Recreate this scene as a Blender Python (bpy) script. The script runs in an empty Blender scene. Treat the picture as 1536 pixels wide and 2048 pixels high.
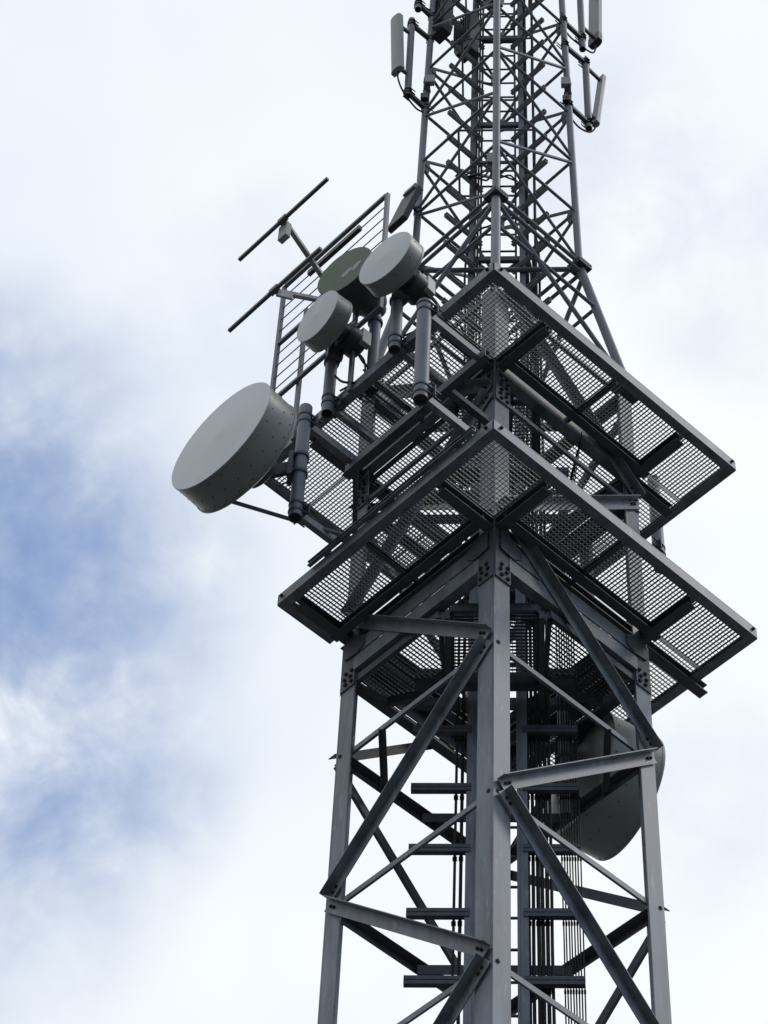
import bpy, math, random
from mathutils import Vector, Matrix
random.seed(7)
R2 = math.sqrt(.5)
scene = bpy.context.scene
col = scene.collection

# ------------------------------------------------------------------ camera
CAM = Vector((0.124, -13.915, -14.907))
FW = Vector((-0.047, 0.612, 0.789)).normalized()
RT = Vector((0.999, 0.032, 0.035)); RT = (RT - FW * RT.dot(FW)).normalized()
UP = RT.cross(FW)
cd = bpy.data.cameras.new("camera"); cam = bpy.data.objects.new("camera", cd); col.objects.link(cam)
cam.matrix_world = Matrix((
    (RT.x, UP.x, -FW.x, CAM.x), (RT.y, UP.y, -FW.y, CAM.y), (RT.z, UP.z, -FW.z, CAM.z), (0, 0, 0, 1)))
cd.sensor_fit = 'VERTICAL'; cd.sensor_height = 36.0; cd.lens = 5372.5 / 2048 * 36.0
cd.clip_start = 0.1; cd.clip_end = 5000
scene.camera = cam

# ------------------------------------------------------------------ sun, sky, exposure
SUN_EL, SUN_AZ = math.radians(52), math.radians(10)      # azimuth from +x
sd = Vector((math.cos(SUN_EL) * math.cos(SUN_AZ), math.cos(SUN_EL) * math.sin(SUN_AZ), math.sin(SUN_EL)))
sl = bpy.data.lights.new("sun", 'SUN'); so = bpy.data.objects.new("sun", sl); col.objects.link(so)
sl.energy = .70; sl.angle = math.radians(10); sl.color = (1.0, .93, .82)
so.rotation_euler = (-sd).to_track_quat('-Z', 'Y').to_euler()
so.location = sd * 60
scene.view_settings.view_transform = 'Standard'
scene.view_settings.look = 'None'
scene.view_settings.exposure = 0.0
scene.view_settings.gamma = 1.0

w = bpy.data.worlds.new("World"); scene.world = w; w.use_nodes = True
nt = w.node_tree; nt.nodes.clear()
def N(t, **kw):
    n = nt.nodes.new(t)
    for k, v in kw.items(): setattr(n, k, v)
    return n
def L(a, b): nt.links.new(a, b)
def math_n(op, a, b=None, clamp=False):
    n = N('ShaderNodeMath', operation=op); n.use_clamp = clamp
    for i, x in enumerate((a, b)):
        if x is None: continue
        if isinstance(x, (int, float)): n.inputs[i].default_value = x
        else: L(x, n.inputs[i])
    return n.outputs[0]
out = N('ShaderNodeOutputWorld')
tc = N('ShaderNodeTexCoord')
sky = N('ShaderNodeTexSky'); sky.sky_type = 'NISHITA'; sky.sun_disc = False
sky.sun_elevation = SUN_EL; sky.sun_rotation = math.atan2(sd.x, sd.y)
bg_sky = N('ShaderNodeBackground'); bg_sky.inputs['Strength'].default_value = 0.15
hs = N('ShaderNodeHueSaturation'); hs.inputs['Saturation'].default_value = 1.35; hs.inputs['Hue'].default_value = .503; hs.inputs['Value'].default_value = 1.15; L(sky.outputs[0], hs.inputs['Color'])
L(hs.outputs[0], bg_sky.inputs['Color'])
bg_cl = N('ShaderNodeBackground'); bg_cl.inputs['Strength'].default_value = 1.0
def noise(scale, detail=6, rough=.55, dist=0.0, off=(0, 0, 0)):
    mp = N('ShaderNodeMapping'); L(tc.outputs['Generated'], mp.inputs['Vector'])
    mp.inputs['Location'].default_value = off
    n = N('ShaderNodeTexNoise'); n.inputs['Scale'].default_value = scale
    n.inputs['Detail'].default_value = detail; n.inputs['Roughness'].default_value = rough
    n.inputs['Distortion'].default_value = dist
    L(mp.outputs[0], n.inputs['Vector']); return n.outputs['Fac']
def lobe(d, lo, hi):
    """soft patch of sky around a direction: 1 inside, 0 outside (angles in degrees)"""
    v = Vector(d).normalized()
    dp = N('ShaderNodeVectorMath', operation='DOT_PRODUCT'); L(tc.outputs['Generated'], dp.inputs[0])
    dp.inputs[1].default_value = v
    mr = N('ShaderNodeMapRange'); mr.interpolation_type = 'SMOOTHSTEP'
    L(dp.outputs['Value'], mr.inputs['Value'])
    mr.inputs['From Min'].default_value = math.cos(math.radians(lo)); mr.inputs['From Max'].default_value = math.cos(math.radians(hi))
    return mr.outputs[0]
n1 = noise(15, 9, .58, .3, (1.3, .55, .25)); n2 = noise(36, 7, .55, .3, (2., 1., .4)); n3 = noise(5, 3, .5, 0, (4, 2, 1))
# gaps in the cloud where the blue shows through: low on the left, fainter ones elsewhere, open sky behind the viewer
LOBES = [((-0.26, 0.64, 0.73), 10.5, 1.5, .85), ((-0.192, 0.617, 0.763), 4.2, .2, .55), ((-0.171, 0.574, 0.801), 3.6, .3, .30),
         ((-0.146, 0.686, 0.712), 3.0, .2, .30), ((-0.132, 0.626, 0.768), 3.2, .2, .25), ((-0.187, 0.668, 0.720), 4.0, .3, .35),
         ((0.038, 0.507, 0.861), 3.2, .2, .28), ((0.090, 0.542, 0.835), 3.4, .2, .24), ((0.07, 0.69, 0.72), 3.0, .2, .14), ((-0.10, 0.54, 0.835), 3.0, .2, .12), ((0.7, -0.6, 0.45), 75, 30, .8)]
gap = None
for d, lo, hi, a in LOBES:
    q = math_n('MULTIPLY', lobe(d, lo, hi), a); gap = q if gap is None else math_n('ADD', gap, q)
tex = math_n('ADD', math_n('MULTIPLY', n1, 2.7), math_n('MULTIPLY', n2, 1.4))
tex = math_n('MULTIPLY', math_n('MAXIMUM', math_n('SUBTRACT', tex, 1.36), .02), .72)
blue = math_n('MULTIPLY', gap, tex)
blue = math_n('MULTIPLY', math_n('SUBTRACT', 1.0, math_n('EXPONENT', math_n('MULTIPLY', blue, -1.45))), .92)
cc = N('ShaderNodeValToRGB'); L(n3, cc.inputs['Fac'])
cc.color_ramp.elements[0].position = .3; cc.color_ramp.elements[0].color = (.80, .86, .94, 1)
cc.color_ramp.elements[1].position = .62; cc.color_ramp.elements[1].color = (.955, .985, 1.0, 1)
L(cc.outputs['Color'], bg_cl.inputs['Color'])
sx = N('ShaderNodeSeparateXYZ'); L(tc.outputs['Generated'], sx.inputs[0])
el = N('ShaderNodeMapRange'); el.interpolation_type = 'SMOOTHSTEP'; L(sx.outputs['Z'], el.inputs['Value'])
el.inputs['From Min'].default_value = .08; el.inputs['From Max'].default_value = .62
el.inputs['To Min'].default_value = .10; el.inputs['To Max'].default_value = 1.03; L(el.outputs[0], bg_cl.inputs['Strength'])
mix = N('ShaderNodeMixShader'); L(blue, mix.inputs[0]); L(bg_cl.outputs[0], mix.inputs[1]); L(bg_sky.outputs[0], mix.inputs[2])
L(mix.outputs[0], out.inputs['Surface'])

# ------------------------------------------------------------------ materials
def material(name, base, rough=.5, metal=0., var=.15, scale=6., stretch=(1, 1, 1), bump=0., spots=0., spot_col=None):
    m = bpy.data.materials.new(name); m.use_nodes = True
    t = m.node_tree; b = t.nodes['Principled BSDF']
    b.inputs['Roughness'].default_value = rough; b.inputs['Metallic'].default_value = metal
    tcn = t.nodes.new('ShaderNodeTexCoord'); mp = t.nodes.new('ShaderNodeMapping'); mp.inputs['Scale'].default_value = stretch
    t.links.new(tcn.outputs['Object'], mp.inputs['Vector'])
    n = t.nodes.new('ShaderNodeTexNoise'); n.inputs['Scale'].default_value = scale; n.inputs['Detail'].default_value = 7; n.inputs['Roughness'].default_value = .65
    t.links.new(mp.outputs[0], n.inputs['Vector'])
    r = t.nodes.new('ShaderNodeValToRGB'); t.links.new(n.outputs['Fac'], r.inputs['Fac'])
    lo = [max(0, c * (1 - var)) for c in base]; hi = [min(1, c * (1 + var)) for c in base]
    r.color_ramp.elements[0].position = .32; r.color_ramp.elements[0].color = (*lo, 1)
    r.color_ramp.elements[1].position = .68; r.color_ramp.elements[1].color = (*hi, 1)
    colour = r.outputs['Color']
    if spots:
        n2 = t.nodes.new('ShaderNodeTexNoise'); n2.inputs['Scale'].default_value = scale * 3.1; n2.inputs['Detail'].default_value = 4
        t.links.new(mp.outputs[0], n2.inputs['Vector'])
        r2 = t.nodes.new('ShaderNodeValToRGB'); t.links.new(n2.outputs['Fac'], r2.inputs['Fac'])
        r2.color_ramp.elements[0].position = .60; r2.color_ramp.elements[0].color = (0, 0, 0, 1)
        r2.color_ramp.elements[1].position = .72; r2.color_ramp.elements[1].color = (spots, spots, spots, 1)
        mx = t.nodes.new('ShaderNodeMixRGB'); t.links.new(r2.outputs['Color'], mx.inputs['Fac'])
        t.links.new(colour, mx.inputs['Color1']); mx.inputs['Color2'].default_value = (*spot_col, 1)
        colour = mx.outputs['Color']
    t.links.new(colour, b.inputs['Base Color'])
    rr = t.nodes.new('ShaderNodeMapRange'); t.links.new(n.outputs['Fac'], rr.inputs['Value'])
    rr.inputs['To Min'].default_value = max(.05, rough - .12); rr.inputs['To Max'].default_value = min(1, rough + .12)
    t.links.new(rr.outputs[0], b.inputs['Roughness'])
    if bump:
        bp = t.nodes.new('ShaderNodeBump'); bp.inputs['Strength'].default_value = bump; bp.inputs['Distance'].default_value = .01
        t.links.new(n.outputs['Fac'], bp.inputs['Height']); t.links.new(bp.outputs[0], b.inputs['Normal'])
    return m
M = dict(
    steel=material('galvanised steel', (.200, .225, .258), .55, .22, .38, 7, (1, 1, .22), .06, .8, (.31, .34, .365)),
    dull=material('darker galvanised steel', (.095, .105, .126), .6, .2, .3, 8, (1, 1, .5), .05, .4, (.16, .17, .18)),  # darker tone of the steel, for back faces, inner members and fittings
    bright=material('paler galvanised steel', (.33, .35, .35), .5, .25, .22, 9, (1, 1, .4), .04, .4, (.40, .41, .41)),  # paler tone of the steel, for the rack arms and box lid
    grate=material('galvanised grating steel', (.10, .108, .12), .6, .2, .2, 20),
    tube=material('galvanised tube', (.175, .195, .222), .55, .2, .22, 8, (1, 1, .3), .04, .4, (.24, .26, .285)),
    cable=material('black cable jacket', (.014, .014, .017), .75, 0, .2, 12),
    bolt=material('dark bolt heads', (.016, .016, .019), .85, 0, .2, 30),
    radome=material('grey radome fabric', (.71, .745, .76), .5, 0, .08, 2.6, (1, 1, 1), .02, .25, (.64, .68, .70)),
    shroud=material('shaded dish shroud paint', (.31, .33, .315), .4, 0, .08, 4, (1, 1, 1), .02, .3, (.235, .25, .235)),  # pale drum paint darkened; the underside shade is put into the base colour
    green=material('olive green radome', (.095, .150, .095), .55, 0, .10, 4, (1, 1, 1), .02, .2, (.14, .18, .13)),
    olive=material('dark olive shroud', (.055, .065, .058), .55, 0, .15, 5),
    smear=material('faded white print', (.40, .43, .44), .6, 0, .25, 26),
    plastic=material('grey antenna plastic', (.36, .385, .385), .5, 0, .08, 4, (1, 1, .3), 0, .3, (.30, .32, .32)),
    darkbox=material('dark grey enclosure', (.05, .054, .062), .5, .1, .2, 6),
    alu=material('dull aluminium rod', (.12, .125, .135), .5, .4, .2, 10),
    grass=material('rough grass', (.046, .047, .042), .9, 0, .45, .35, (1, 1, 1), .3, .5, (.10, .095, .08)),
    gravel=material('gravel pad', (.108, .110, .122), .9, 0, .35, 3, (1, 1, 1), .4, .5, (.16, .155, .15)),
    concrete=material('concrete', (.30, .295, .28), .85, 0, .15, 3, (1, 1, 1), .1),
)

# ------------------------------------------------------------------ mesh builder
class MB:
    def __init__(s): s.v = []; s.f = []; s.sm = []; s.mi = []; s.cur = 0
    def add(s, vs, fs, smooth=False):
        o = len(s.v); s.v += [tuple(x) for x in vs]; s.f += [tuple(i + o for i in f) for f in fs]
        s.sm += ([smooth] * len(fs)) if isinstance(smooth, bool) else smooth
        s.mi += [s.cur] * len(fs)
    def box(s, c, ax, ay, az):
        """centre, three half-extent vectors"""
        c, ax, ay, az = map(Vector, (c, ax, ay, az))
        vs = [c + i * ax + j * ay + k * az for i in (-1, 1) for j in (-1, 1) for k in (-1, 1)]
        fs = [(0, 1, 3, 2), (4, 6, 7, 5), (0, 4, 5, 1), (2, 3, 7, 6), (0, 2, 6, 4), (1, 5, 7, 3)]
        if ax.cross(ay).dot(az) < 0: fs = [f[::-1] for f in fs]
        s.add(vs, fs)
    def strip(s, p, q, d1, a0, a1, d2, b0, b1):
        """bar from p to q spanning a0..a1 along d1 and b0..b1 along d2"""
        p, q, d1, d2 = map(Vector, (p, q, d1, d2))
        s.box((p + q) / 2 + d1 * (a0 + a1) / 2 + d2 * (b0 + b1) / 2, (q - p) / 2, d1 * (a1 - a0) / 2, d2 * (b1 - b0) / 2)
    def angle(s, p, q, d1, d2, wa, wb, t):
        """L section: one leg along d1, the other along d2, both starting at the line p-q"""
        s.strip(p, q, d1, 0, wa, d2, 0, t); s.strip(p, q, d1, 0, t, d2, t, wb)
    def channel(s, p, q, d1, d2, h, wd, t):
        """C section: web along d1 (height h, centred), lips along d2"""
        s.strip(p, q, d1, -h / 2, h / 2, d2, 0, t)
        s.strip(p, q, d1, -h / 2, -h / 2 + t, d2, t, wd); s.strip(p, q, d1, h / 2 - t, h / 2, d2, t, wd)
    def tube(s, p, q, r, n=10, r2=None, hollow=0):
        p, q = Vector(p), Vector(q); r2 = r if r2 is None else r2
        a = (q - p).normalized(); x = a.orthogonal().normalized(); y = a.cross(x)
        vs = []
        for c, rr in ((p, r), (q, r2)):
            vs += [c + (x * math.cos(2 * math.pi * i / n) + y * math.sin(2 * math.pi * i / n)) * rr for i in range(n)]
        fs = [(i, (i + 1) % n, n + (i + 1) % n, n + i) for i in range(n)]; sm = [True] * n
        if hollow:
            k = len(vs)
            for c, rr in ((p, r - hollow), (q, r2 - hollow)):
                vs += [c + (x * math.cos(2 * math.pi * i / n) + y * math.sin(2 * math.pi * i / n)) * rr for i in range(n)]
            for i in range(n):
                j = (i + 1) % n
                fs += [(k + j, k + i, k + n + i, k + n + j), (j, i, k + i, k + j), (n + i, n + j, k + n + j, k + n + i)]; sm += [True, False, False]
        else:
            fs += [tuple(range(n))[::-1], tuple(range(n, 2 * n))]; sm += [False, False]
        s.add(vs, fs, sm)
    def path(s, pts, r, n=7, k=6):
        """smooth round cable through points (Catmull-Rom)"""
        P = [Vector(x) for x in pts]; P = [P[0] * 2 - P[1]] + P + [P[-1] * 2 - P[-2]]
        c = []
        for i in range(1, len(P) - 2):
            for j in range(k):
                t = j / k
                c.append(.5 * ((2 * P[i]) + (P[i + 1] - P[i - 1]) * t + (2 * P[i - 1] - 5 * P[i] + 4 * P[i + 1] - P[i + 2]) * t * t + (3 * P[i] - P[i - 1] - 3 * P[i + 1] + P[i + 2]) * t ** 3))
        c.append(P[-2])
        vs = []; x = None
        for i, p in enumerate(c):
            a = (c[min(i + 1, len(c) - 1)] - c[max(i - 1, 0)]).normalized()
            x = a.orthogonal().normalized() if x is None else (x - a * x.dot(a)).normalized()
            y = a.cross(x)
            vs += [p + (x * math.cos(2 * math.pi * m / n) + y * math.sin(2 * math.pi * m / n)) * r for m in range(n)]
        fs = [(i * n + m, i * n + (m + 1) % n, (i + 1) * n + (m + 1) % n, (i + 1) * n + m) for i in range(len(c) - 1) for m in range(n)]
        s.add(vs, fs, True)
        s.add(vs[:n], [tuple(range(n))[::-1]]); s.add(vs[-n:], [tuple(range(n))])
    def lathe(s, o, axis, prof, n=64):
        """prof: list of (distance along axis, radius)"""
        o, a = Vector(o), Vector(axis).normalized(); x = Vector((0, 0, 1)).cross(a)
        x = x.normalized() if x.length > 1e-4 else Vector((1, 0, 0)); y = a.cross(x)
        vs = []; fs = []
        for d, r in prof:
            vs += [o + a * d + (x * math.cos(2 * math.pi * i / n) + y * math.sin(2 * math.pi * i / n)) * max(r, 1e-4) for i in range(n)]
        for k in range(len(prof) - 1):
            fs += [(k * n + i, k * n + (i + 1) % n, (k + 1) * n + (i + 1) % n, (k + 1) * n + i) for i in range(n)]
        s.add(vs, fs, True)
    def prism(s, poly, d):
        """flat polygon (3D points) extruded by vector d"""
        n = len(poly); P = [Vector(p) for p in poly]; d = Vector(d)
        nv = (P[1] - P[0]).cross(P[2] - P[1])
        if nv.dot(d) < 0: P = P[::-1]
        s.add(P + [p + d for p in P], [tuple(range(n))[::-1], tuple(range(n, 2 * n))] + [(i, (i + 1) % n, n + (i + 1) % n, n + i) for i in range(n)])
    def build(s, name, mat, parent=None, bevel=0, sharp=40):
        me = bpy.data.meshes.new(name); me.from_pydata(s.v, [], s.f); me.update()
        me.polygons.foreach_set('use_smooth', s.sm)
        if any(s.sm):
            try: me.set_sharp_from_angle(angle=math.radians(sharp))
            except Exception: pass
        for k in ((mat,) if isinstance(mat, str) else mat): me.materials.append(M[k])
        me.polygons.foreach_set('material_index', s.mi)
        o = bpy.data.objects.new(name, me); col.objects.link(o)
        if parent is not None:
            o.parent = parent
            base = parent.get('_w', None)
            o.location = -Vector(base) if base is not None else (0, 0, 0)
            if base is not None: o['_w'] = (0, 0, 0)
        if bevel:
            b = o.modifiers.new('bevel', 'BEVEL'); b.width = bevel; b.segments = 2; b.limit_method = 'ANGLE'
        return o
def thing(name, label, cat, loc=(0, 0, 0), group=None):
    o = bpy.data.objects.new(name, None); col.objects.link(o); o.location = loc; o.empty_display_size = .2
    o['_w'] = tuple(loc)
    return tag(o, label, cat, group)
def tag(o, label, cat, group=None):
    o['label'] = label; o['category'] = cat
    if group: o['group'] = group
    return o

# ------------------------------------------------------------------ tower coordinates
S = 1.7
UV, VV, ZV = Vector((R2, R2, 0)), Vector((-R2, R2, 0)), Vector((0, 0, 1))
def W(u, v, z): return UV * (u - S / 2) + VV * (v - S / 2) + ZV * z
H = 1.559
Z1, Z2 = 1.46, 3.60
GROUND = -16.5
ZT = 4.70
# faces: first corner, second corner, outward normal.  A node sits on the first corner at odd levels, on the second at even ones
FACES = [((0, 0), (S, 0), -VV), ((S, 0), (S, S), UV), ((S, S), (0, S), VV), ((0, S), (0, 0), -UV)]

# ------------------------------------------------------------------ ground
g = MB(); NG = 60; ext = 3000
xs = [-ext, -800, -300, -120] + [-60 + 6 * i for i in range(21)] + [120, 300, 800, ext]
vs = []; fs = []
for x in xs:
    for y in xs:
        far = max(0, math.hypot(x, y) - 25)
        vs.append((x, y, GROUND + (.35 * math.sin(x * .11 + 1) * math.cos(y * .09) * min(1, far / 30))))
nx = len(xs)
for i in range(nx - 1):
    for j in range(nx - 1): fs.append((i * nx + j, (i + 1) * nx + j, (i + 1) * nx + j + 1, i * nx + j + 1))
g.add(vs, fs, True); go = g.build('ground', 'grass'); go['kind'] = 'structure'
g = MB(); g.prism([(-7, -8, GROUND + .03), (7, -8, GROUND + .03), (7, 7, GROUND + .03), (-7, 7, GROUND + .03)], (0, 0, .04))
go = g.build('gravel_pad', 'gravel'); go['kind'] = 'structure'

# ------------------------------------------------------------------ lower lattice tower
tower = thing('lattice_tower', 'square lattice tower of grey angle iron below the tube mast, carrying both grating platforms', 'tower', (0, 0, GROUND))
FW_ = .165; FT = .016
for (u, v) in ((0, 0), (S, 0), (S, S), (0, S)):
    du = UV if u == 0 else -UV; dv = VV if v == 0 else -VV
    m = MB(); m.angle(W(u, v, GROUND + .1), W(u, v, ZT), du, dv, FW_, FW_, FT)
    leg = m.build('leg', 'steel', tower, bevel=.004)
    # splice plates with bolts at two joints
    for zc, hh in ((0.98, .27), (-5.3, .27), (3.2, .2)):
        p = MB(); b = p
        for d, nrm in ((du, -dv), (dv, -du)):
            p.cur = 0; p.strip(W(u, v, zc - hh) + d * .004, W(u, v, zc + hh) + d * .004, d, 0, FW_ - .004, nrm, .001, .012); p.cur = 1
            for r in range(8 if hh > .25 else 6):
                for c in (.055, .12):
                    zz = zc - hh + .05 + r * (2 * hh - .1) / (7 if hh > .25 else 5)
                    if hh > .25 and r in (3, 4): continue
                    q = W(u, v, zz) + d * (c + (.0 if r % 2 else .012)) + nrm * .011
                    b.tube(q, q + nrm * .014, .0165, 6)
        p.build('splice_plate', ('dull', 'bolt'), tower)
    m = MB(); m.box(W(u, v, GROUND + .3) + (du + dv) * .08, UV * .35, VV * .35, ZV * .3); m.build('footing', 'concrete', tower)

def face_pt(fc, t, z, off=0.):
    (a, b, n) = fc
    p = W(a[0], a[1], z); q = W(b[0], b[1], z)
    d = (q - p).normalized()
    return p + d * t + n * off, d
for fi, fc in enumerate(FACES):
    front = fi in (0, 3)
    a, b, n = fc
    for k in range(-10, 4):
        # horizontals, inside the legs' outer skin
        z = k * H
        p, d = face_pt(fc, .03, z); q, _ = face_pt(fc, S - .03, z)
        w_ = .05 if front else .075
        m = MB(); m.angle(p - n * (FT + .003), q - n * (FT + .003), ZV * -1, -n, w_, w_, .006)
        m.cur = 1
        for t in (.045, S - .045):
            c, _ = face_pt(fc, t, z - .025, 0); m.tube(c - n * (FT + .012), c + n * .007, .017, 6)
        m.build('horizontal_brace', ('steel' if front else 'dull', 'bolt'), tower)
    for k in range(-10, 3):
        # zigzag: first corner carries the odd levels, second corner the even ones
        if k % 2: t0, t1 = .055, S - .03
        else: t0, t1 = S - .03, .055
        z0, z1 = k * H, (k + 1) * H
        z0 += .03 ; z1 -= .035
        p, d = face_pt(fc, t0, z0); q, _ = face_pt(fc, t1, z1)
        dirn = (q - p).normalized(); side = n.cross(dirn).normalized()
        if side.z < 0: side = -side
        rise = (k % 2 == 1)
        o1 = .0135 if k % 2 else .021
        m = MB()
        ww = .098 if front else .08
        # web lies on the leg, flange stands outward along the upper edge
        m.strip(p, q, side, -ww / 2, ww / 2, n, o1, o1 + .007)
        m.strip(p, q, side, ww / 2 - .007, ww / 2, n, o1 + .007, o1 + .075)
        m.cur = 1
        for (e, s_) in ((p, 1), (q, -1)):
            for j in (.06, .105):
                c = e + dirn * (s_ * j) + n * (o1 + .005); m.tube(c, c + n * .016, .013, 6)
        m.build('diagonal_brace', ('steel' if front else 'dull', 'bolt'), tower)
# plan bracing inside the square
for k in range(-3, 1):
    z = k * H - .045
    for sgn in (-1, 1):
        m = MB(); y = sgn * .585
        if sgn == -1 : continue
        p, q = Vector((-.56, y, z)), Vector((.56, y, z))
        m.strip(p, q, (0, 1, 0), -.04, .04, ZV, -.005, .005); m.strip(p, q, (0, 1, 0), -.04, -.032, ZV, -.085, -.005)
        m.build('plan_brace', 'dull', tower)
    if k in (0, -2):
        for x in (-.84, .84):
            m = MB(); p, q = Vector((x, -.33, z)), Vector((x, .33, z))
            m.strip(p, q, (1, 0, 0), -.028, .028, ZV, -.005, .005); m.strip(p, q, (1, 0, 0), -.028, -.022, ZV, -.06, -.005)
            m.build('plan_brace', 'dull', tower)
# deep double-channel beams under each platform, one per face
for zb, hh, mt in ((1.035, .165, 'steel'), (3.50, .10, 'steel')):
    for fi, (a, b, n) in enumerate(FACES):
        if zb > 2 and fi != 0: zb, hh = 3.545, .045
        p, d = face_pt(FACES[fi], .02, zb); q, _ = face_pt(FACES[fi], S - .02, zb)
        p += n * .016; q += n * .016
        m = MB()
        if hh > .15:
            p += d * .13; q -= d * .13
            m.strip(p, q, ZV, .012, hh, n, -.012, .0); m.strip(p, q, ZV, -hh, -.012, n, -.012, .0)
            for t in (.25, .5, .75): m.strip(p + (q - p) * t - d * .03, p + (q - p) * t + d * .03, ZV, -.0115, .0115, n, -.02, -.004)
        else:
            m.strip(p, q, ZV, -hh, hh, n, -.012, .0)
        m.strip(p, q, ZV, hh - .008, hh, n, -.09, -.012); m.strip(p, q, ZV, -hh, -hh + .008, n, -.09, -.012)
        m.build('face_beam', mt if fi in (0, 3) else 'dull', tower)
        if hh < .15: continue
        for (e, dd) in ((p, d), (q, -d)):       # shaped gusset at each end
            g = MB(); e0 = e - dd * .12
            pts = [e0 + dd * .02 + ZV * .02, e0 + dd * .16 + ZV * .0, e0 + dd * .24 + ZV * .06, e0 + dd * .24 + ZV * .16, e0 + dd * .10 + ZV * .25, e0 + dd * .02 + ZV * .25]
            g.prism([x + n * .0015 for x in pts], n * .010); g.build('gusset', 'dull', tower)

# ------------------------------------------------------------------ grating
def clip_line(poly, o, d):
    """parameter range of line o+t*d inside a convex 2D polygon (ccw)"""
    t0, t1 = -1e9, 1e9
    n = len(poly)
    for i in range(n):
        ax, ay = poly[i]; bx, by = poly[(i + 1) % n]
        ex, ey = bx - ax, by - ay
        nx_, ny_ = ey, -ex                       # outward for ccw
        den = nx_ * d[0] + ny_ * d[1]; num = nx_ * (ax - o[0]) + ny_ * (ay - o[1])
        if abs(den) < 1e-9:
            if num < 0: return None
            continue
        t = num / den
        if den > 0: t1 = min(t1, t)
        else: t0 = max(t0, t)
    return (t0, t1) if t1 - t0 > .02 else None
def grating(poly, z, parent, to3, ang=0., pitch=.034, dep=.020, name='grating_panel'):
    """bearing bars along ang, cross rods across; poly is a ccw convex polygon in local 2D; to3 maps 2D to 3D"""
    m = MB()
    for (a, dd, tt, zz) in ((ang, dep, .0042, 0.), (ang + math.pi / 2, .007, .0040, .0)):
        d = (math.cos(a), math.sin(a)); nn = (-d[1], d[0])
        prj = [p[0] * nn[0] + p[1] * nn[1] for p in poly]
        k = math.ceil((min(prj) + .004) / pitch)
        while k * pitch < max(prj) - .004:
            o = (nn[0] * k * pitch, nn[1] * k * pitch)
            r = clip_line(poly, o, d)
            if r:
                P = to3(o[0] + d[0] * r[0], o[1] + d[1] * r[0], z); Q = to3(o[0] + d[0] * r[1], o[1] + d[1] * r[1], z)
                side = (Q - P).normalized().cross(ZV)
                if dd > .015: m.strip(P, Q, side, -tt / 2, tt / 2, ZV, -dd, 0)
                else: m.strip(P, Q, side, -tt / 2, tt / 2, ZV, -dd, -.0008)
            k += 1
    # edge banding
    n = len(poly)
    for i in range(n):
        a, b = poly[i], poly[(i + 1) % n]
        P, Q = to3(*a, z), to3(*b, z); side = (Q - P).normalized().cross(ZV)
        m.strip(P, Q, side, -.0045, -.0005, ZV, -dep - .002, .001)
    return m.build(name, 'grate', parent)
def rect(u0, v0, u1, v1): return [(u0, v0), (u1, v0), (u1, v1), (u0, v1)]

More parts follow.
